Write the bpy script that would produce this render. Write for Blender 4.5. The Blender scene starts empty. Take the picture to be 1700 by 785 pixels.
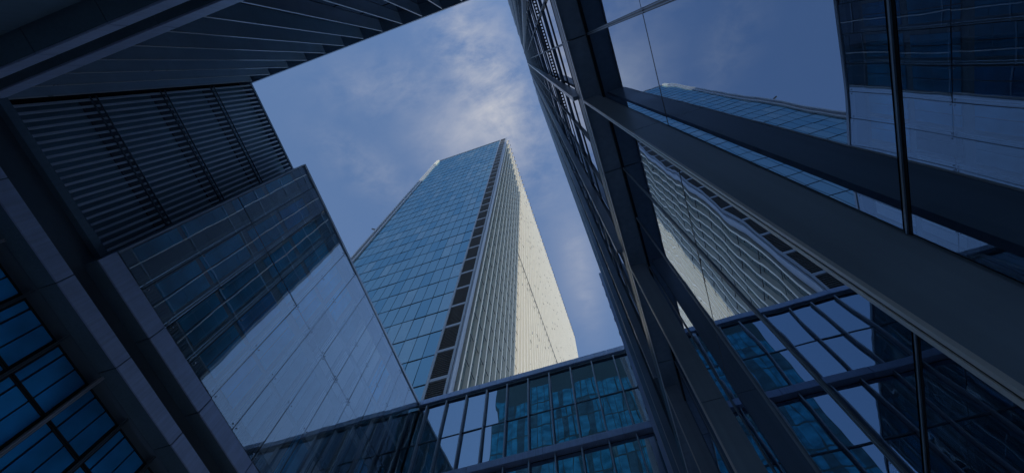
import bpy, math, random
from mathutils import Matrix, Vector
random.seed(7)
S = bpy.context.scene
COL = S.collection
EYE = 1.6                                   # camera height; all heights below are above the eye

# ---------------------------------------------------------------- camera
CAM = ((0.94670817, 0.29527039, 0.1286819),
       (0.32124038, -0.8946183, -0.31058448),
       (0.02341479, 0.33537068, -0.94179523))
FPX = 816.84                                # focal length for a 1700 px wide picture
cd = bpy.data.cameras.new('camera'); cam = bpy.data.objects.new('camera', cd); COL.objects.link(cam)
m = Matrix(CAM).to_4x4(); m.translation = Vector((0, 0, EYE)); cam.matrix_world = m
cd.sensor_width = 36; cd.lens = FPX / 1700 * 36; cd.clip_start = 0.05; cd.clip_end = 6000
S.camera = cam

# ---------------------------------------------------------------- sky, sun, exposure
SUN_AZ = (0.80, -0.60); SUN_EL = math.radians(35)
W = bpy.data.worlds.new('World'); S.world = W; W.use_nodes = True
nt = W.node_tree; nt.nodes.clear()
def N(t, ty, **k):
    n = t.nodes.new(ty)
    for a, v in k.items(): setattr(n, a, v)
    return n
def mth(t, op, a, b=None, c=None, clamp=False):
    n = N(t, 'ShaderNodeMath', operation=op); n.use_clamp = clamp
    for i, v in enumerate((a, b, c)):
        if v is None: continue
        if isinstance(v, (int, float)): n.inputs[i].default_value = v
        else: t.links.new(v, n.inputs[i])
    return n.outputs[0]
def build_sky(t):
    L = t.links.new
    sky = N(t, 'ShaderNodeTexSky', sky_type='NISHITA', sun_disc=False)
    sky.sun_elevation = SUN_EL; sky.sun_rotation = math.atan2(SUN_AZ[0], SUN_AZ[1])
    sky.altitude = 100; sky.air_density = 1.0; sky.dust_density = 0.1; sky.ozone_density = 3.0
    tc = N(t, 'ShaderNodeTexCoord'); sep = N(t, 'ShaderNodeSeparateXYZ'); L(tc.outputs['Generated'], sep.inputs[0])
    z = mth(t, 'MAXIMUM', sep.outputs[2], 0.12)
    u = mth(t, 'DIVIDE', sep.outputs[0], z); v = mth(t, 'DIVIDE', sep.outputs[1], z)     # position on a flat cloud layer
    def blob(cx, cy, rx, ry, ang):
        ca, sa = math.cos(ang), math.sin(ang)
        du = mth(t, 'SUBTRACT', u, cx); dv = mth(t, 'SUBTRACT', v, cy)
        a = mth(t, 'DIVIDE', mth(t, 'ADD', mth(t, 'MULTIPLY', du, ca), mth(t, 'MULTIPLY', dv, sa)), rx)
        b = mth(t, 'DIVIDE', mth(t, 'SUBTRACT', mth(t, 'MULTIPLY', dv, ca), mth(t, 'MULTIPLY', du, sa)), ry)
        r2 = mth(t, 'ADD', mth(t, 'MULTIPLY', a, a), mth(t, 'MULTIPLY', b, b))
        return mth(t, 'EXPONENT', mth(t, 'MULTIPLY', r2, -1.0))
    comb = N(t, 'ShaderNodeCombineXYZ'); L(u, comb.inputs[0]); L(v, comb.inputs[1])
    def noise(scale, det, rough, dist, rot=0, sx=1.0):
        mp = N(t, 'ShaderNodeMapping'); mp.inputs['Rotation'].default_value[2] = rot
        mp.inputs['Scale'].default_value = (sx, 1, 1); L(comb.outputs[0], mp.inputs[0])
        n = N(t, 'ShaderNodeTexNoise'); n.inputs['Scale'].default_value = scale; n.inputs['Detail'].default_value = det
        n.inputs['Roughness'].default_value = rough; n.inputs['Distortion'].default_value = dist
        L(mp.outputs[0], n.inputs[0]); return n.outputs[0]
    n1 = noise(9, 8, .62, .5, .6, .75); n2 = noise(30, 6, .6, .25, -.35, .6); n3 = noise(3.5, 5, .55, .3)
    mask = blob(-.075, .02, .075, .20, -.12)
    for b in (blob(-.16, .08, .10, .10, .4), blob(-.24, -.03, .15, .06, .35)):
        mask = mth(t, 'MAXIMUM', mask, mth(t, 'MULTIPLY', b, .38))
    for b in (blob(-.02, .46, .03, .14, .1), blob(-.37, .10, .05, .12, -.6)):
        mask = mth(t, 'MAXIMUM', mask, mth(t, 'MULTIPLY', b, .28))
    base = mth(t, 'MULTIPLY', n3, .02)
    mask = mth(t, 'MAXIMUM', mask, base)
    d = mth(t, 'ADD', mth(t, 'MULTIPLY', n1, .6), mth(t, 'MULTIPLY', n2, .4))
    d = mth(t, 'MULTIPLY', mth(t, 'SUBTRACT', d, .39), 3.4, clamp=True)
    veil = mth(t, 'ADD', mth(t, 'MULTIPLY', blob(-.15, .085, .10, .07, .3), .34), mth(t, 'MULTIPLY', blob(-.02, .44, .06, .16, .1), .22))
    veil = mth(t, 'MULTIPLY', veil, mth(t, 'ADD', mth(t, 'MULTIPLY', n3, 1.2), .4))
    cl = mth(t, 'ADD', mth(t, 'MULTIPLY', mth(t, 'MULTIPLY', d, mask), .88), veil, clamp=True)
    mix = N(t, 'ShaderNodeMix', data_type='RGBA'); L(cl, mix.inputs[0]); L(sky.outputs[0], mix.inputs[6])
    mix.inputs[7].default_value = CLOUD
    bg = N(t, 'ShaderNodeBackground'); bg.inputs[1].default_value = SKY_STRENGTH
    L(mix.outputs[2], bg.inputs[0]); out = N(t, 'ShaderNodeOutputWorld'); L(bg.outputs[0], out.inputs[0])
SKY_STRENGTH = 0.15; CLOUD = (2.9, 2.95, 3.2, 1)
build_sky(nt)
sl = bpy.data.lights.new('sun', 'SUN'); sl.energy = 1.8; sl.angle = math.radians(.5); sl.color = (1, .89, .71)
so = bpy.data.objects.new('sun', sl); COL.objects.link(so)
sd = Vector((SUN_AZ[0] * math.cos(SUN_EL), SUN_AZ[1] * math.cos(SUN_EL), math.sin(SUN_EL)))
so.rotation_euler = sd.to_track_quat('Z', 'Y').to_euler(); so.location = (30, -25, 60)
S.view_settings.view_transform = 'Standard'; S.view_settings.look = 'None'
S.view_settings.exposure = 0.40; S.view_settings.gamma = 1
S.render.engine = 'CYCLES'
S.cycles.max_bounces = 10; S.cycles.glossy_bounces = 7; S.cycles.transparent_max_bounces = 14
S.cycles.sample_clamp_indirect = 6

# ---------------------------------------------------------------- materials
def new_mat(name):
    mt = bpy.data.materials.new(name); mt.use_nodes = True
    t = mt.node_tree; t.nodes.clear(); return mt, t
def solid(name, c, rough=.5, metal=0.0, var=.25, scale=1.3, streak=0.0, spec=.4):
    """painted metal, stone...: colour broken up by soft dirt, optional rain streaks, uneven gloss"""
    mt, t = new_mat(name); L = t.links.new
    p = N(t, 'ShaderNodeBsdfPrincipled'); o = N(t, 'ShaderNodeOutputMaterial'); L(p.outputs[0], o.inputs[0])
    g = N(t, 'ShaderNodeNewGeometry')
    n = N(t, 'ShaderNodeTexNoise'); n.inputs['Scale'].default_value = scale; n.inputs['Detail'].default_value = 6
    n.inputs['Roughness'].default_value = .65; L(g.outputs['Position'], n.inputs[0])
    f = mth(t, 'ADD', mth(t, 'MULTIPLY', mth(t, 'SUBTRACT', n.outputs[0], .5), 2 * var), 1.0)
    if streak:
        mp = N(t, 'ShaderNodeMapping'); mp.inputs['Scale'].default_value = (14, 14, .25); L(g.outputs['Position'], mp.inputs[0])
        n2 = N(t, 'ShaderNodeTexNoise'); n2.inputs['Scale'].default_value = 1; n2.inputs['Detail'].default_value = 4; L(mp.outputs[0], n2.inputs[0])
        f = mth(t, 'MULTIPLY', f, mth(t, 'ADD', mth(t, 'MULTIPLY', mth(t, 'SUBTRACT', n2.outputs[0], .5), 2 * streak), 1.0))
    mx = N(t, 'ShaderNodeMix', data_type='RGBA', blend_type='MULTIPLY'); mx.inputs[0].default_value = 1
    mx.inputs[6].default_value = (*c, 1); cb = N(t, 'ShaderNodeCombineColor')
    for i in range(3): L(f, cb.inputs[i])
    L(cb.outputs[0], mx.inputs[7]); L(mx.outputs[2], p.inputs['Base Color'])
    L(mth(t, 'ADD', mth(t, 'MULTIPLY', n.outputs[0], .3), rough - .15), p.inputs['Roughness'])
    p.inputs['Metallic'].default_value = metal; p.inputs['Specular IOR Level'].default_value = spec
    return mt
def facing(t, normal=None, lo=.3, hi=.9, pw=3.0):
    """reflectivity rising from lo (square on) to hi (grazing)"""
    lw = N(t, 'ShaderNodeLayerWeight'); lw.inputs[0].default_value = .5
    if normal is not None: t.links.new(normal, lw.inputs['Normal'])
    f = mth(t, 'POWER', lw.outputs['Facing'], pw)
    return mth(t, 'ADD', mth(t, 'MULTIPLY', f, hi - lo), lo, clamp=True)
def wavy(t, amp, scale, zs=1.0, amp2=0.0):
    """float glass and sealed units are never quite flat"""
    g = N(t, 'ShaderNodeNewGeometry'); mp = N(t, 'ShaderNodeMapping'); mp.inputs['Scale'].default_value = (1, 1, zs)
    oi = N(t, 'ShaderNodeObjectInfo'); ad = N(t, 'ShaderNodeVectorMath', operation='ADD')
    cx = N(t, 'ShaderNodeCombineXYZ'); rv = mth(t, 'MULTIPLY', oi.outputs['Random'], 90)
    for i in range(3): t.links.new(rv, cx.inputs[i])
    t.links.new(g.outputs['Position'], ad.inputs[0]); t.links.new(cx.outputs[0], ad.inputs[1]); t.links.new(ad.outputs[0], mp.inputs[0])
    n = N(t, 'ShaderNodeTexNoise'); n.inputs['Scale'].default_value = scale; n.inputs['Detail'].default_value = 1.5; n.inputs['Roughness'].default_value = .4
    t.links.new(mp.outputs[0], n.inputs[0]); b = N(t, 'ShaderNodeBump'); b.inputs['Strength'].default_value = 1
    b.inputs['Distance'].default_value = amp; t.links.new(n.outputs[0], b.inputs['Height']); return b.outputs[0]
def mirror_glass(name, inner, tint, lo, hi, pw=2.5, amp=0.0, scale=1.0, zs=1.0, inner_rough=.6):
    """coated facade glass: dark tinted inside, sharp reflection on top"""
    mt, t = new_mat(name); L = t.links.new
    nb = wavy(t, amp, scale, zs) if amp else None
    p = N(t, 'ShaderNodeBsdfPrincipled'); p.inputs['Roughness'].default_value = inner_rough; p.inputs['Specular IOR Level'].default_value = 0
    g = N(t, 'ShaderNodeNewGeometry'); n = N(t, 'ShaderNodeTexNoise'); n.inputs['Scale'].default_value = .55; n.inputs['Detail'].default_value = 3
    L(g.outputs['Position'], n.inputs[0])
    cr = N(t, 'ShaderNodeMix', data_type='RGBA'); L(mth(t, 'MULTIPLY', mth(t, 'SUBTRACT', n.outputs[0], .35), 3, clamp=True), cr.inputs[0])
    cr.inputs[6].default_value = (*[c * .55 for c in inner], 1); cr.inputs[7].default_value = (*[c * 1.3 for c in inner], 1)
    L(cr.outputs[2], p.inputs['Base Color'])
    gl = N(t, 'ShaderNodeBsdfGlossy'); gl.inputs['Roughness'].default_value = 0.0; gl.inputs[0].default_value = (*tint, 1)
    if nb is not None: L(nb, gl.inputs['Normal'])
    ms = N(t, 'ShaderNodeMixShader'); L(facing(t, nb, lo, hi, pw), ms.inputs[0]); L(p.outputs[0], ms.inputs[1]); L(gl.outputs[0], ms.inputs[2])
    o = N(t, 'ShaderNodeOutputMaterial'); L(ms.outputs[0], o.inputs[0]); return mt
def clear_glass(name, through, tint, lo, hi, pw=2.0, amp=0.0, scale=1.0):
    mt, t = new_mat(name); L = t.links.new
    nb = wavy(t, amp, scale) if amp else None
    tr = N(t, 'ShaderNodeBsdfTransparent'); tr.inputs[0].default_value = (*through, 1)
    gl = N(t, 'ShaderNodeBsdfGlossy'); gl.inputs['Roughness'].default_value = 0.0; gl.inputs[0].default_value = (*tint, 1)
    if nb is not None: L(nb, gl.inputs['Normal'])
    ms = N(t, 'ShaderNodeMixShader'); L(facing(t, nb, lo, hi, pw), ms.inputs[0]); L(tr.outputs[0], ms.inputs[1]); L(gl.outputs[0], ms.inputs[2])
    o = N(t, 'ShaderNodeOutputMaterial'); L(ms.outputs[0], o.inputs[0]); return mt

M = dict(
    paving=solid('paving', (.58, .59, .60), .8, var=.3, scale=.8),
    core=solid('dark_core', (.012, .014, .018), .7),
    # central tower
    t_glass=mirror_glass('tower_glass', (.02, .06, .08), (.50, .72, .76), .60, .97, 2.5, .010, .35),
    t_glass_pale=mirror_glass('tower_glass_blinds_down', (.10, .16, .18), (.60, .78, .80), .52, .97, 2.5, .012, .35),
    t_glass_dark=mirror_glass('tower_glass_dark_room', (.008, .03, .045), (.42, .69, .77), .54, .97, 2.5, .012, .35),
    inner_panel=solid('inner_grey_panel', (.30, .34, .36), .5, .1, .3, streak=.15),
    t_glass_side=mirror_glass('tower_side_glass', (.03, .06, .08), (.75, .88, .95), .45, .95, 2.0, .004, .8),
    t_fin=solid('tower_cream_stone', (.70, .655, .565), .6, var=.10, scale=.5, streak=.12),
    t_frame=solid('tower_grey_frame', (.40, .43, .48), .45, .3, .12, streak=.1),
    t_louvre=solid('tower_grey_louvre', (.15, .155, .17), .5),
    t_bracket=solid('tower_dark_bracket', (.06, .062, .07), .5),
    # courtyard buildings
    fin=solid('blue_grey_fin', (.44, .54, .66), .42, .25, .2, streak=.10),
    frame=solid('grey_aluminium', (.45, .48, .54), .36, .3, .15, streak=.12),
    band=solid('pale_band', (.44, .52, .72), .45, .2, .28, streak=.24),
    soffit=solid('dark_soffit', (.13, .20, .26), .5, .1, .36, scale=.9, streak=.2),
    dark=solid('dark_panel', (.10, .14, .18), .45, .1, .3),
    fascia=solid('right_dark_metal', (.23, .31, .41), .34, .3, .34, scale=.9, streak=.22),
    lip=solid('right_pale_edge', (.60, .62, .65), .32, .3, .15),
    gasket=solid('black_gasket', (.010, .011, .013), .35),
    steel=solid('polished_steel', (.55, .57, .60), .22, .9, .1),
    slat=solid('louvre_slat', (.66, .74, .86), .42, .1, .2, streak=.1),
    teal=mirror_glass('teal_backing_glass', (.06, .15, .19), (.4, .6, .7), .10, .5, 2.5, .004, .8),
    blue=mirror_glass('blue_window_glass', (.035, .50, .86), (.5, .7, .9), .04, .35, 3.0, .004, .7),
    blue_deep=mirror_glass('deep_blue_window_glass', (.03, .36, .80), (.4, .55, .8), .05, .35, 3.0, .004, .7),
    blind=solid('taupe_blind', (.36, .35, .33), .7, var=.2),
    grille=solid('dark_grille', (.26, .30, .34), .5),
    f_glass=mirror_glass('front_glass', (.012, .03, .04), (.58, .74, .86), .50, .95, 2.0, .006, 1.1, .20),
    r_glass=mirror_glass('right_mirror_glass', (.008, .012, .018), (.56, .66, .80), .62, .95, 2.2, .0021, 1.4),
    r_glass_up=mirror_glass('right_upper_glass', (.02, .03, .04), (.80, .86, .95), .10, .98, 2.8, .004, .8),
    l_glass=clear_glass('left_outer_glass', (.95, .98, .98), (.86, .91, .95), .04, .95, 1.95, .004, .6),
    blind_pale=solid('pale_blind', (.74, .75, .76), .7, var=.12),
    backing=solid('blue_grey_backing', (.24, .38, .48), .35, var=.35, scale=.6),
    rear_pane=mirror_glass('rear_blue_glass', (.05, .32, .50), (.5, .7, .85), .08, .4, 3.0, .004, .7),
    rear_wall=solid('rear_teal_wall', (.05, .10, .12), .6),
)

# ---------------------------------------------------------------- mesh helpers
def proj(p):
    q = Matrix(CAM).transposed() @ Vector(p)
    if q.z > -.01: return None
    return (850 + FPX * q.x / -q.z, 392.5 - FPX * q.y / -q.z)
class MB:
    def __init__(s): s.v = []; s.f = []; s.sm = []
    def quadbox(s, o, a, b, c):                 # any parallelepiped: corner and three edges
        o, a, b, c = map(Vector, (o, a, b, c)); i = len(s.v)
        if a.cross(b).dot(c) < 0: a, b = b, a
        for dz in (0, 1):
            for p in (o, o + a, o + a + b, o + b): s.v.append(p + c * dz)
        s.f += [tuple(i + k for k in q) for q in ((3, 2, 1, 0), (4, 5, 6, 7), (0, 1, 5, 4), (1, 2, 6, 5), (2, 3, 7, 6), (3, 0, 4, 7))]
        return s
    def box(s, x0, x1, y0, y1, z0, z1):
        return s.quadbox((x0, y0, z0), (x1 - x0, 0, 0), (0, y1 - y0, 0), (0, 0, z1 - z0))
    def rod(s, p, q, r, n=8):
        p, q = Vector(p), Vector(q); d = (q - p).normalized(); u = d.orthogonal().normalized(); w = d.cross(u); i = len(s.v)
        for e in (p, q):
            for k in range(n):
                a = 2 * math.pi * k / n; s.v.append(e + u * (r * math.cos(a)) + w * (r * math.sin(a)))
        for k in range(n):
            k2 = (k + 1) % n; s.f.append((i + k, i + k2, i + n + k2, i + n + k))
        s.f.append(tuple(i + n - 1 - k for k in range(n))); s.f.append(tuple(i + n + k for k in range(n)))
        return s
    def build(s, name, mat, parent=None, bevel=0.0):
        me = bpy.data.meshes.new(name)
        off = Vector(parent.matrix_world.translation if parent is None else ROOT[parent.name]) if parent is not None else Vector((0, 0, 0))
        me.from_pydata([tuple(v + Vector((0, 0, EYE)) - off) for v in s.v], [], s.f); me.update()
        me.materials.append(M[mat]); o = bpy.data.objects.new(name, me); COL.objects.link(o)
        if parent is not None: o.parent = parent; ROOT[o.name] = off
        if bevel:
            b = o.modifiers.new('bevel', 'BEVEL'); b.width = bevel; b.segments = 2; b.limit_method = 'ANGLE'
        return o
ROOT = {}
def thing(name, label, cat, loc, group=None):
    o = bpy.data.objects.new(name, None); COL.objects.link(o); o.location = loc; o.empty_display_size = .5
    o['label'] = label; o['category'] = cat
    if group: o['group'] = group
    ROOT[o.name] = Vector(loc); return o
def bx(name, mat, parent, *b, bevel=0.0): return MB().box(*b).build(name, mat, parent, bevel)
def pane_verts(mb, o, u, v, n, tilt):
    """a sheet of glass 12 mm thick, out of true by a random hair"""
    o, u, v, n = map(Vector, (o, u, v, n)); a = random.uniform(-tilt, tilt) * u.length; b = random.uniform(-tilt, tilt) * v.length
    o = o - n * ((a + b) / 2); mb.quadbox(o, u + n * a, v + n * b, n * .012)
def panes(name, mat, parent, lst, tilt=.004, vis=None, limit=100):
    """lst of (o,u,v,n): the largest hundred in view are parts of their own, the rest one field"""
    sc = []
    for k, (o, u, v, n) in enumerate(lst):
        o_, u_, v_ = map(Vector, (o, u, v)); c = [proj(o_ + u_ * a + v_ * b) for a, b in ((0, 0), (1, 0), (1, 1), (0, 1))]
        ar = 0
        if all(c):
            cx = sum(p[0] for p in c) / 4; cy = sum(p[1] for p in c) / 4
            if -60 < cx < 1760 and -60 < cy < 845 and (vis is None or vis(o_ + (u_ + v_) * .5)):
                ar = abs(sum(c[i][0] * c[(i + 1) % 4][1] - c[(i + 1) % 4][0] * c[i][1] for i in range(4))) / 2
        sc.append((-ar, k))
    sc.sort(); big = [k for _, k in sc[:limit]]; rest = [k for _, k in sc[limit:]]
    mats = mat if isinstance(mat, (list, tuple)) else [mat]
    for k in big:
        mb = MB(); pane_verts(mb, *lst[k], tilt); mb.build(name, random.choice(mats), parent)
    if rest:
        mb = MB()
        for k in rest: pane_verts(mb, *lst[k], tilt)
        o = mb.build(name, mats[0], parent); o['kind'] = 'stuff'
        if len(mats) > 1:
            o.data.materials.clear()
            for q in mats: o.data.materials.append(M[q])
            idx = []
            for k in rest: idx += [random.randrange(len(mats))] * 6
            o.data.polygons.foreach_set('material_index', idx)

# ---------------------------------------------------------------- ground
g = MB(); g.box(-1500, 1500, -1500, 1500, -EYE - .5, -EYE).build('ground', 'paving')
bpy.data.objects['ground']['kind'] = 'structure'

# ================================================================ central tower
TX0, TX1, TY, TYB, TH = -34.3, -11.9, 19.0, 91.0, 149.0
T = thing('office_tower', 'tall glass office tower with cream stone fins rising behind the low front building', 'skyscraper', ((TX0 + TX1) / 2, (TY + TYB) / 2, 0))
bx('tower_body', 'core', T, TX0 + .05, TX1 - .05, TY + .05, TYB, -EYE, TH - .6)
FL = 3.9; nfl = 39; z0f = TH - 1.5 - FL * (nfl - 1)
floors = [TH - 1.6 - FL * k for k in range(nfl)]                    # floor lines from the top down
vis_t = lambda p: p.z < 1.46 * p.y * 1e3 and p.z > 1.46 * p.y
SX0, SX1 = -13.70, -12.05                                           # louvre strip
ncol = 16; gx0, gx1 = TX0 + .75, SX0 - .14; pw = (gx1 - gx0) / ncol
lst = []
for k in range(nfl):
    zt = floors[k]; zb = zt - FL
    for i in range(ncol):
        lst.append(((gx0 + i * pw + .028, TY, zb + .06), (pw - .056, 0, 0), (0, 0, FL - .12), (0, -1, 0)))
panes('window_pane', ['t_glass', 't_glass', 't_glass', 't_glass', 't_glass_pale', 't_glass_dark'], T, lst, .006, vis_t)
mb = MB()                                                           # parapet glass above the roof line
for i in range(ncol): pane_verts(mb, (gx0 + i * pw + .03, TY, TH - 1.5), (pw - .06, 0, 0), (0, 0, 1.5), (0, -1, 0), .003)
mb.build('parapet_glass', 't_glass_side', T)
f = MB()
for k in range(nfl): f.box(gx0 - .1, SX0 - .1, TY - .035, TY + .03, floors[k] - .055, floors[k] + .055)
f.build('floor_line', 'core', T)
bx('edge_frame', 't_frame', T, TX0 + .25, TX0 + .72, TY - .22, TY + .3, -EYE, TH - 6)
bx('edge_fin', 't_frame', T, TX0 - .12, TX0 + .18, TY - .5, TY + .6, -EYE, TH - 6)
bx('top_edge_fin', 't_fin', T, TX0 - .1, TX0 + .75, TY - .35, TY + .6, TH - 6, TH)
bx('strip_post', 't_frame', T, SX0 - .12, SX0 + .10, TY - .18, TY + .2, -EYE, TH)
bx('strip_post', 't_frame', T, SX1 - .10, SX1 + .10, TY - .18, TY + .2, -EYE, TH)
bx('corner_pier', 't_frame', T, SX1 + .13, TX1 + .12, TY - .10, TY + .5, -EYE, TH)
for k in range(nfl):
    zt = floors[k]; zb = zt - FL
    if zt < 20: continue
    b = MB(); n = 14
    for j in range(n):
        z = zb + .35 + (FL - .55) * j / (n - 1)
        b.quadbox((SX0 + .10, TY - .12, z - .06), (SX1 - SX0 - .20, 0, 0), (0, .10, .07), (0, -.02, .04))
    lv = b.build('louvre', 't_louvre', T)
    MB().box(SX0 + .101, SX1 - .101, TY - .16, TY + .04, zb - .10, zb + .26).build('louvre_frame', 't_frame', lv)
bx('roof_coping', 't_frame', T, TX0 + .8, TX1 + .1, TY - .12, TY + .5, TH, TH + .14)
# right-hand face: cream fins standing off the windows
pitch = 1.28; nf = 56; depth = .37; GX = TX1 - .02
fx1 = TX1 + depth
for i in range(nf):
    y = TY + .62 + i * pitch
    fo = MB().box(GX, fx1, y, y + .20, -EYE + 18, TH - .25 * (i % 2)).build('fin', 't_fin', T)
    MB().box(fx1 - .05, fx1 + .12, y + .21, y + .55, TH - .5, TH + .1).build('roof_tooth', 't_bracket', fo)
lst = []
for k in range(nfl):
    zt = floors[k]; zb = zt - FL
    for i in range(nf - 1):
        y = TY + .62 + i * pitch + .20
        lst.append(((GX, y + .02, zb + .03), (0, pitch - .24, 0), (0, 0, FL - .06), (1, 0, 0)))
panes('side_window', 't_glass_side', T, lst, .006, vis_t)
b = MB()
for k in range(nfl):
    for i in range(nf - 1):
        y = TY + .62 + i * pitch + .20
        zz = floors[k] + random.uniform(-.05, .05)
        if i < 10 or random.random() < .12: b.box(fx1 - .17, fx1 - .12, y - .002, y + pitch - .198, zz - .05, zz + .01)
        if i < 10 or random.random() < .22: b.box(fx1 - .07, fx1 - .03, y - .002, y + .28, zz - .04 + .9, zz + .04 + .9)
        if i > 7 and random.random() < .05: b.box(fx1 - .05, fx1 + .015, y + .02, y + .2, zz - .9, zz - .2)
o = b.build('floor_bracket', 't_bracket', T); o['kind'] = 'stuff'
bx('service_rail', 't_bracket', T, fx1 + .02, fx1 + .07, TY + 12, TY + nf * pitch, 84.0, 84.35)
MB().rod((-34.6, TY - .3, 84), (-35.4, TY - .5, 84.6), .14).build('camera_mast', 't_bracket', T)
for x in (-31, -26.5, -20, -14.2): MB().rod((x, TY + .3, TH + .1), (x, TY + .3, TH + 1.6), .07).build('lightning_rod', 't_bracket', T)

# ================================================================ front building
FY = 17.0; FX0, FX1 = -12.34, 1.6
Fr = thing('front_building', 'low curtain walled building with blue glass bays closing the courtyard in front of the tower', 'building', ((FX0 + FX1) / 2, FY + .9, 0))
bx('body', 'core', Fr, FX0 - 2, FX1, FY + .06, FY + 1.8, 8.0, 24.75)
for x in (-11.5, -7.6, -3.7, .2): MB().rod((x, FY + .95, -EYE), (x, FY + .95, 8.0), .32, 20).build('added_column', 'frame', Fr)  # unseen columns, added: building is lifted to let bounced light into the courtyard
px0 = FX0
segs = [px0 + 1.98 * k for k in range(8)]
for k, x in enumerate(segs):
    x1 = min(x + 1.97, FX1 - .01)
    if x1 > x: bx('coping', 'band', Fr, x, x1, FY - .24, FY + 1.9, 24.78, 25.22, bevel=.02)
bx('coping_dark_strip', 'dark', Fr, FX0, FX1, FY - .10, FY + .06, 24.62, 24.78)  # dark panel strip just under the coping
mull = [-.17 - 1.29 * k for k in range(-1, 10)]
xs = sorted(mull + [FX0 + .03])
rows = [(21.58, 24.60), (18.85, 21.52), (15.2, 18.22), (12.36, 15.14), (8.8, 11.88)]
lst = []
for a, b_ in zip(xs[:-1], xs[1:]):
    for (z0, z1) in rows: lst.append(((a + .045, FY, z0), (b_ - a - .09, 0, 0), (0, 0, z1 - z0), (0, -1, 0)))
panes('window_pane', 'f_glass', Fr, lst, .010)
for x in mull:
    for (z0, z1) in ((18.75, 24.62), (12.0, 18.3)):
        MB().box(x - .032, x + .032, FY - .20, FY + .05, z0, z1).build('mullion', 'frame', Fr, .006)
b = MB()
for z in (21.55, 15.17): b.box(FX0, FX1, FY - .045, FY + .05, z - .035, z + .035)
b.build('transom', 'dark', Fr)
for k, x in enumerate([FX0 + .02 + 3.87 * j for j in range(4)]):
    bx('floor_ledge', 'band', Fr, x, min(x + 3.86, FX1), FY - .30, FY + .05, 18.30, 18.74, bevel=.02)
    bx('floor_ledge', 'band', Fr, x, min(x + 3.86, FX1), FY - .30, FY + .05, 11.9, 12.34, bevel=.02)

# ================================================================ left building
LX, LW = -12.35, -13.28
Y0 = 1.18
Lb = thing('left_building', 'grey building on the left with a slatted wall and a bolted double glass front', 'building', (-16, 7, 0))
bx('body', 'core', Lb, -20, LW - .45, -4.3, 17, -EYE, 25.45)
bx('roof_coping', 'fascia', Lb, LW - .5, LW + .02, -3.39, Y0, 25.40, 25.52)
# slatted wall, one panel a storey
zz = [12.62, 15.80, 18.97, 22.10, 25.40]
for k in range(4):
    za, zb = zz[k] + .05, zz[k + 1] - .05
    b = MB(); n = 22; st = (Y0 - .02 + 3.39) / n
    for j in range(n):
        y = -3.39 + (j + .5) * st
        b.quadbox((LW - .05, y - .05, za), (.05, .0, 0), (.010, .070, 0), (0, 0, zb - za))
    lp = b.build('louvre_panel', 'slat', Lb)
    for zq in (za + .12, zb - .03): MB().rod((LW + .02, -3.4, zq), (LW + .02, Y0 - .02, zq), .026, 6).build('louvre_rail', 'dark', lp)
    MB().box(LW - .44, LW - .40, -3.4, Y0 - .02, za + .55, zb).build('backing_glass', 'backing', Lb)
    MB().box(LW - .44, LW - .36, -3.4, Y0 - .02, za - .15, za + .55).build('spandrel', 'dark', Lb)
# double glass front: inner wall first
ys = [Y0, 2.35, 3.65, 4.95, 6.25, 7.55, 8.85, 10.15, 11.45, 12.75, 14.05, 15.35, 16.96]
IX = -13.05
bx('inner_wall', 'inner_panel', Lb, LW - .44, IX - .05, Y0 + .06, 16.98, 12.3, 24.9)
for i, (a, b_) in enumerate(zip(ys[:-1], ys[1:])):
    a += .05; b_ -= .05; mid = (a + b_) / 2
    for (z0, z1) in ((13.80, 15.80), (16.05, 18.60), (19.20, 21.60), (22.0, 24.55)):
        if i == 0:
            bx('window', 'blue', Lb, IX - .03, IX, a + .06, mid, z0, z1)
            gb = MB(); n = 9
            for j in range(n): gb.box(IX - .04, IX + .01, mid + .03 + j * (b_ - mid - .05) / n, mid + .03 + (j + .55) * (b_ - mid - .05) / n, z0, z1)
            gb.build('window_grille', 'grille', Lb)
        else:
            bm = random.choice(['blue', 'blue', 'blue', 'blue_deep']) if i < 5 else random.choice(['teal', 'blind_pale', 'core', 'teal', 'blue', 'blind_pale'])
            bl = random.choice([.12, .22, .3])
            bx('blind', 'blind', Lb, IX - .02, IX + .01, a, a + bl, z0, z1)
            w = MB().box(IX - .03, IX, a + bl + .03, (a + bl + b_) / 2 - .02, z0, z1).box(IX - .03, IX, (a + bl + b_) / 2 + .02, b_, z0, z1)
            w.build('window', bm, Lb)
    gb = MB(); n = 11                                               # ventilation grille at the foot
    for j in range(n): gb.box(IX - .01, IX + .03, a + .02 + j * (b_ - a - .04) / n, a + .02 + (j + .45) * (b_ - a - .04) / n, 12.72, 13.68)
    gb.box(IX - .03, IX - .012, a, b_, 12.72, 13.68)
    gb.build('foot_grille', 'grille', Lb)
for y in ys[1:-1]:
    r = MB(); r.rod((LX - .30, y - .045, 12.6), (LX - .30, y - .045, 24.8), .018, 6); r.rod((LX - .30, y + .045, 12.6), (LX - .30, y + .045, 24.8), .018, 6)
    r.build('twin_rail', 'steel', Lb)
lst = []
for a, b_ in zip(ys[:-1], ys[1:]):
    for (z0, z1) in ((12.58, 18.655), (18.685, 24.82)): lst.append(((LX, a + .012, z0), (0, b_ - a - .024, 0), (0, 0, z1 - z0), (1, 0, 0)))
panes('glass_panel', 'l_glass', Lb, lst, .006)
b = MB()
for y in ys[1:-1]: b.box(LX - .02, LX - .004, y - .02, y + .02, 12.58, 24.82)
b.box(LX - .02, LX - .004, Y0, 16.95, 18.648, 18.692)
b.build('glass_joint', 'gasket', Lb)
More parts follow.
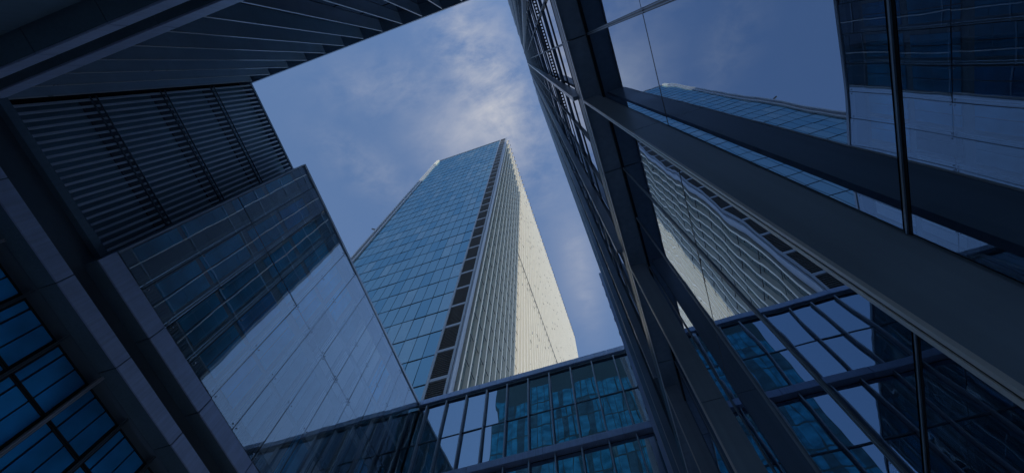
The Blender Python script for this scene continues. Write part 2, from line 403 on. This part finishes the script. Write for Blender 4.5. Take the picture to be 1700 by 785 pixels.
for y in ys[1:-1]:
    for z in (12.75, 15.40, 18.67, 21.6, 24.6):
        b = MB(); b.rod((LX - .30, y, z), (LX - .06, y, z), .014, 6)
        for dy in (-.10, .10):
            for dz in ((-.10, .10) if z == 18.67 else (0,)):
                b.rod((LX - .06, y, z), (LX - .03, y + dy, z + dz), .012, 6); b.rod((LX - .03, y + dy, z + dz), (LX + .03, y + dy, z + dz), .026, 8)
        b.build('spider_fitting', 'steel', Lb)
bx('top_rail', 'frame', Lb, LX - .25, LX + .06, Y0 - .06, 16.96, 24.83, 25.02, bevel=.015)
bx('end_frame', 'frame', Lb, LX - .02, LX + .05, Y0 - .07, Y0 - .01, 12.55, 24.82)
bx('end_panel', 'fascia', Lb, LW + .02, LX - .021, Y0 - .05, Y0 - .015, 12.55, 24.95)
bx('top_cover', 'fascia', Lb, LW - .4, LX - .251, Y0 - .02, 16.96, 24.9, 25.0)
# beams running along the front, in lengths
def beam(parent, x, z0, z1, deep, cuts, name='floor_beam'):
    for a, b_ in zip(cuts[:-1], cuts[1:]):
        p = bx(name, 'band', parent, x - .05, x, a + .012, b_ - .012, z0, z1, bevel=.01)
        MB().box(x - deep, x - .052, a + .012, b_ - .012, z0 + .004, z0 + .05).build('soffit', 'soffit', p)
cA = [-1.0, Y0 - .2, 3.60, 6.27, 8.9, 11.55, 14.2, 16.98]
cB = [-3.36, -1.45, 1.16, 3.70, 6.32, 8.95, 11.6, 14.2, 16.98]
beam(Lb, LX + .02, 11.90, 12.53, .50, [Y0 - .1] + cA[2:])
beam(Lb, LX + .03, 10.62, 11.10, .58, cB)
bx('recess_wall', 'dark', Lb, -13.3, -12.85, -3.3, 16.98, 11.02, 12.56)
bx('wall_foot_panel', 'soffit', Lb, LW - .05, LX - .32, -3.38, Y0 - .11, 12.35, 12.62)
# lower wall with deep blue windows
LZ = -12.92
bx('lower_wall', 'dark', Lb, -13.4, LZ - .06, -3.3, 16.98, -EYE, 11.0)
ly = [1.17 + 1.33 * k for k in range(-3, 12)]
for i, (a, b_) in enumerate(zip(ly[:-1], ly[1:])):
    for (z0, z1) in ((9.12, 10.22), (7.75, 9.0), (6.2, 7.5), (4.4, 5.9)):
        bm = 'blue_deep' if i < 7 else ('teal' if i > 8 else random.choice(['blue_deep', 'teal']))
        w = MB()
        for (p, q) in ((.10, .30), (.35, .76), (.80, 1.22)): w.box(LZ - .03, LZ, a + p, a + q, z0, z1)
        wo = w.build('window', bm, Lb)
        fr = MB(); fr.box(LZ - .05, LZ + .02, a + .04, a + .09, z0 - .05, z1 + .05).box(LZ - .05, LZ + .02, a + 1.24, a + 1.29, z0 - .05, z1 + .05).box(LZ - .05, LZ + .02, a + .09, a + 1.24, z1 + .01, z1 + .05).box(LZ - .05, LZ + .02, a + .09, a + 1.24, z0 - .05, z0 - .01)
        fr.build('window_frame', 'core', wo)
for i, y in enumerate(ly):
    x_out = -12.74 if i % 3 == 2 else -12.85
    r = MB(); r.box(x_out - .03, x_out, y - .035, y - .010, -EYE, 10.55); r.box(x_out - .03, x_out, y + .010, y + .035, -EYE, 10.55); r.box(LZ, x_out - .031, y - .03, y + .03, -EYE, 10.55)
    r.build('twin_mullion', 'frame' if i % 3 == 2 else 'dark', Lb)

# ================================================================ back building
BY = -3.41
Bk = thing('back_building', 'dark finned building overhead at the top left, its vertical blades closing the courtyard', 'building', (-7, -6, 0))
bx('body', 'core', Bk, LW - 6, .5, -7.5, BY - .55, 7.2, 25.3)
for x in (-12.4, -8.2, -4.0, 0): MB().rod((x, -5, -EYE), (x, -5, 7.2), .3, 20).build('added_column', 'frame', Bk)  # invented supports out of view; open foot admits bounce from the sunlit plaza
bx('roof_band', 'fascia', Bk, LW - 1.2, .5, BY - .6, BY + .03, 25.22, 25.52)
fxs = [-.9 - 1.0 * k for k in range(13)]
for x in fxs:
    MB().box(x - .02, x + .02, BY - .50, BY, 12.6, 24.9).build('fin', 'fin', Bk, .006)
    MB().box(x - .026, x + .026, BY + .001, BY + .022, 12.6, 24.9).build('fin_edge', 'lip', Bk)
xs = [.5] + fxs + [LW]
for i, (b_, a) in enumerate(zip(xs[:-1], xs[1:])):
    for k, (z0, z1) in enumerate(((12.7, 15.7), (15.9, 18.9), (19.1, 22.0), (22.2, 24.9))):
        mt = 'r_glass_up' if i < 6 else 'teal'
        mb = MB(); pane_verts(mb, (a + .05, BY - .5, z0), (b_ - a - .1, 0, 0), (0, 0, z1 - z0), (0, 1, 0), .01); mb.build('window_pane', mt, Bk)
kA = [LW + .9 - .2, -10.27, -7.62, -4.9, -2.2, .5]; kB = [LW + .7, -9.53, -7.75, -4.9, -2.2, .5]
def beam_b(y, z0, z1, deep, cuts):
    for a, b_ in zip(cuts[:-1], cuts[1:]):
        p = bx('floor_beam', 'band', Bk, a + .012, b_ - .012, y - .05, y, z0, z1, bevel=.01)
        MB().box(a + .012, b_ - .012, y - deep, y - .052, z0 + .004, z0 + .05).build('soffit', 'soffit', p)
beam_b(BY + .04, 11.95, 12.55, .55, [LW] + kA[1:])
beam_b(BY + .05, 10.62, 11.12, .62, [LX] + kB[1:])
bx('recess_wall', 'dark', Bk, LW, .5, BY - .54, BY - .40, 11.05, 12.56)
for a, b_ in zip(kB[:-1], kB[1:]):
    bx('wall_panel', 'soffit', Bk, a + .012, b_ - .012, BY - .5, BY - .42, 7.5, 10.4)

# ================================================================ rear block, seen only in the glass of the front building
Re = thing('rear_block', 'blue windowed block mirrored in the front building glass', 'building', (-17, -44, 0))
bx('body', 'rear_wall', Re, -32, 5, -50, -40.06, -EYE, 126)
lst = []
for k in range(8, 16):
    for i in range(24): lst.append(((-31.9 + i * 1.53 + .09, -40.05, 6.3 * k + .2), (1.35, 0, 0), (0, 0, 5.9), (0, 1, 0)))
panes('window_pane', ['teal', 'rear_pane', 'rear_pane', 'rear_pane', 'rear_pane'], Re, lst, .004, None, 90)

# ================================================================ right tower: mirror glass at the camera, tall shaft above
XG, XO = .92, .62
YE, YB = 11.4, -20.0
RH = 152.5; RW = 15.0
Rt = thing('right_tower', 'dark tower on the right with mirror glass, thin upright blades and a deep dark ledge', 'skyscraper', (8, -14, 0))
bx('body', 'core', Rt, XG + .10, RW, YB, YE, -EYE, RH)
my = [-6.3, -5.4, -4.5, -3.6, -2.7, -1.83, -.94, -.05, .82, 1.86, 2.66, 3.50, 4.40, 5.30, 6.15, 7.0, 7.9, 8.8, 9.7, 10.55, YE]
zr = [-EYE, 1.36, 1.46, 3.88, 3.92, 7.10]
lst = []
for a, b_ in zip(my[:-1], my[1:]):
    for z0, z1 in ((-EYE + .05, 1.355), (1.395, 3.885), (3.905, 7.13)):
        lst.append(((XG, a + .02, z0), (0, b_ - a - .04, 0), (0, 0, z1 - z0), (-1, 0, 0)))
panes('mirror_pane', 'r_glass', Rt, lst, .0016)
b = MB()
for y in my[:-1]: b.box(XG - .006, XG + .02, y - .02, y + .02, -EYE, 7.12)
b.build('vertical_gasket', 'gasket', Rt)
for y in my[:-1]:
    r = MB(); r.box(XG - .022, XG - .007, y - .013, y - .006, -EYE, 7.12); r.box(XG - .022, XG - .007, y + .006, y + .013, -EYE, 7.12); r.build('glazing_bead', 'fascia', Rt)
bx('transom', 'gasket', Rt, XG - .012, XG + .02, -6.3, YE, 1.360, 1.390)
bx('transom_bead', 'fascia', Rt, XG - .018, XG - .0125, -6.3, YE, 1.371, 1.378)
bx('thin_transom', 'gasket', Rt, XG - .012, XG + .02, -6.3, YE, 3.887, 3.903)
# deep ledge over the lower glass, in lengths that break at the mullions
cut = [-6.3, -3.6, -1.83, -.05, 1.86, 3.5, 5.3, 7.0, 8.8, YE]
for a, b_ in zip(cut[:-1], cut[1:]):
    lg = bx('ledge', 'fascia', Rt, XO + .012, XG + .08, a + .006, b_ - .006, 7.19, 7.85, bevel=.006)
    MB().box(XO, XO + .011, a + .006, b_ - .006, 7.16, 7.30).build('ledge_lip', 'lip', lg)
    MB().box(XO - .004, XO + .011, a + .006, b_ - .006, 7.31, 7.80).build('ledge_fascia', 'gasket', lg)
bx('ledge_joint', 'gasket', Rt, XG - .03, XG + .02, -6.3, YE, 7.13, 7.188)
# blades standing off the lower glass
for y in (-4.5, -1.85, .758, 3.43, 5.80, 8.45):
    for z0, z1 in ((-EYE, 3.9), (3.908, 7.185)):
        fb = bx('blade', 'fascia', Rt, XO + .014, XG - .075, y, y + .030, z0, z1)
        MB().box(XO, XO + .013, y - .002, y + .010, z0, z1).box(XO, XO + .013, y + .018, y + .032, z0, z1).build('blade_edge', 'lip', fb)
        MB().box(XO + .003, XO + .0135, y + .0105, y + .0175, z0, z1).build('blade_groove', 'gasket', fb)
# upper shaft
UG, UO = .76, .55
ST = 3.17 * 1.5
uz = [7.86 + ST * k for k in range(31)]
uy = [YE - .88 * k for k in range(36)]
lst = []
for y in uy[:-1]:
    for z in uz[:-1]: lst.append(((UG, y - .88 + .02, z + .06), (0, .84, 0), (0, 0, ST - .12), (-1, 0, 0)))
panes('window_pane', 'r_glass_up', Rt, lst, .004)
for z in uz[1:]:
    bx('transom', 'fascia', Rt, UG - .05, UG + .15, YB, YE, z - .05, z + .05)
for z in uz[:12]:
    for q in (.33, .66): bx('glazing_bar', 'dark', Rt, UG - .03, UG - .002, YB, YE, z + ST * q - .018, z + ST * q + .018)
for i, y in enumerate([YE - 2.65 * k for k in range(12)]):
    n = 8; hs = (RH - 7.86) / n
    for k in range(n if y > -8 else 1):
        z0 = 7.86 + hs * k; z1 = 7.86 + hs * (k + 1) - .02 if y > -8 else RH
        MB().box(UO, UG - .055, y - .06, y, z0, z1).build('upper_blade', 'fascia', Rt)
    MB().box(UO - .012, UO - .001, y - .066, y + .006, 7.86, RH).build('upper_blade_edge', 'lip', Rt)
for y in uy[:26]:
    MB().box(UG - .05, UG - .002, y - .018, y + .018, 7.86, 60).build('upper_mullion', 'dark', Rt)
b = MB()
for k in range(84):
    y = 1.78 - .09 * k; b.box(UG - .050, UG - .008, y, y + .04, 15.30, 15.33)
b.box(UG - .058, UG - .0505, -5.8, 1.85, 15.29, 15.34)
b.build('grating_walkway', 'gasket', Rt)
bx('end_column', 'band', Rt, .42, XG + .09, YE + .002, YE + .25, -EYE, 24.2)
bx('end_cap', 'fascia', Rt, UO - .01, RW, YE + .002, YE + .12, 24.25, RH)
for k in range(10):
    MB().box(.40, .419, YE + .06, YE + .10, 12 + 1.2 * k, 12.25 + 1.2 * k).build('bolt_slot', 'gasket', Rt)
# podium that ties the right tower to the front building
Po = thing('link_block', 'narrow grey link wall between the right tower and the front building', 'building', (2, 14.2, 0))
bx('body', 'fascia', Po, .92, 6, YE + .26, FY + 1.8, 8.0, 24.4)
for y in (13.2, 16.6): MB().rod((3.4, y, -EYE), (3.4, y, 8.0), .35, 20).build('added_column', 'frame', Po)  # added out of view, link raised so bounced light passes beneath
for y in (12.6, 13.9, 15.2, 16.5): bx('blade', 'fascia', Po, .66, .915, y, y + .05, 8.0, 24.6)
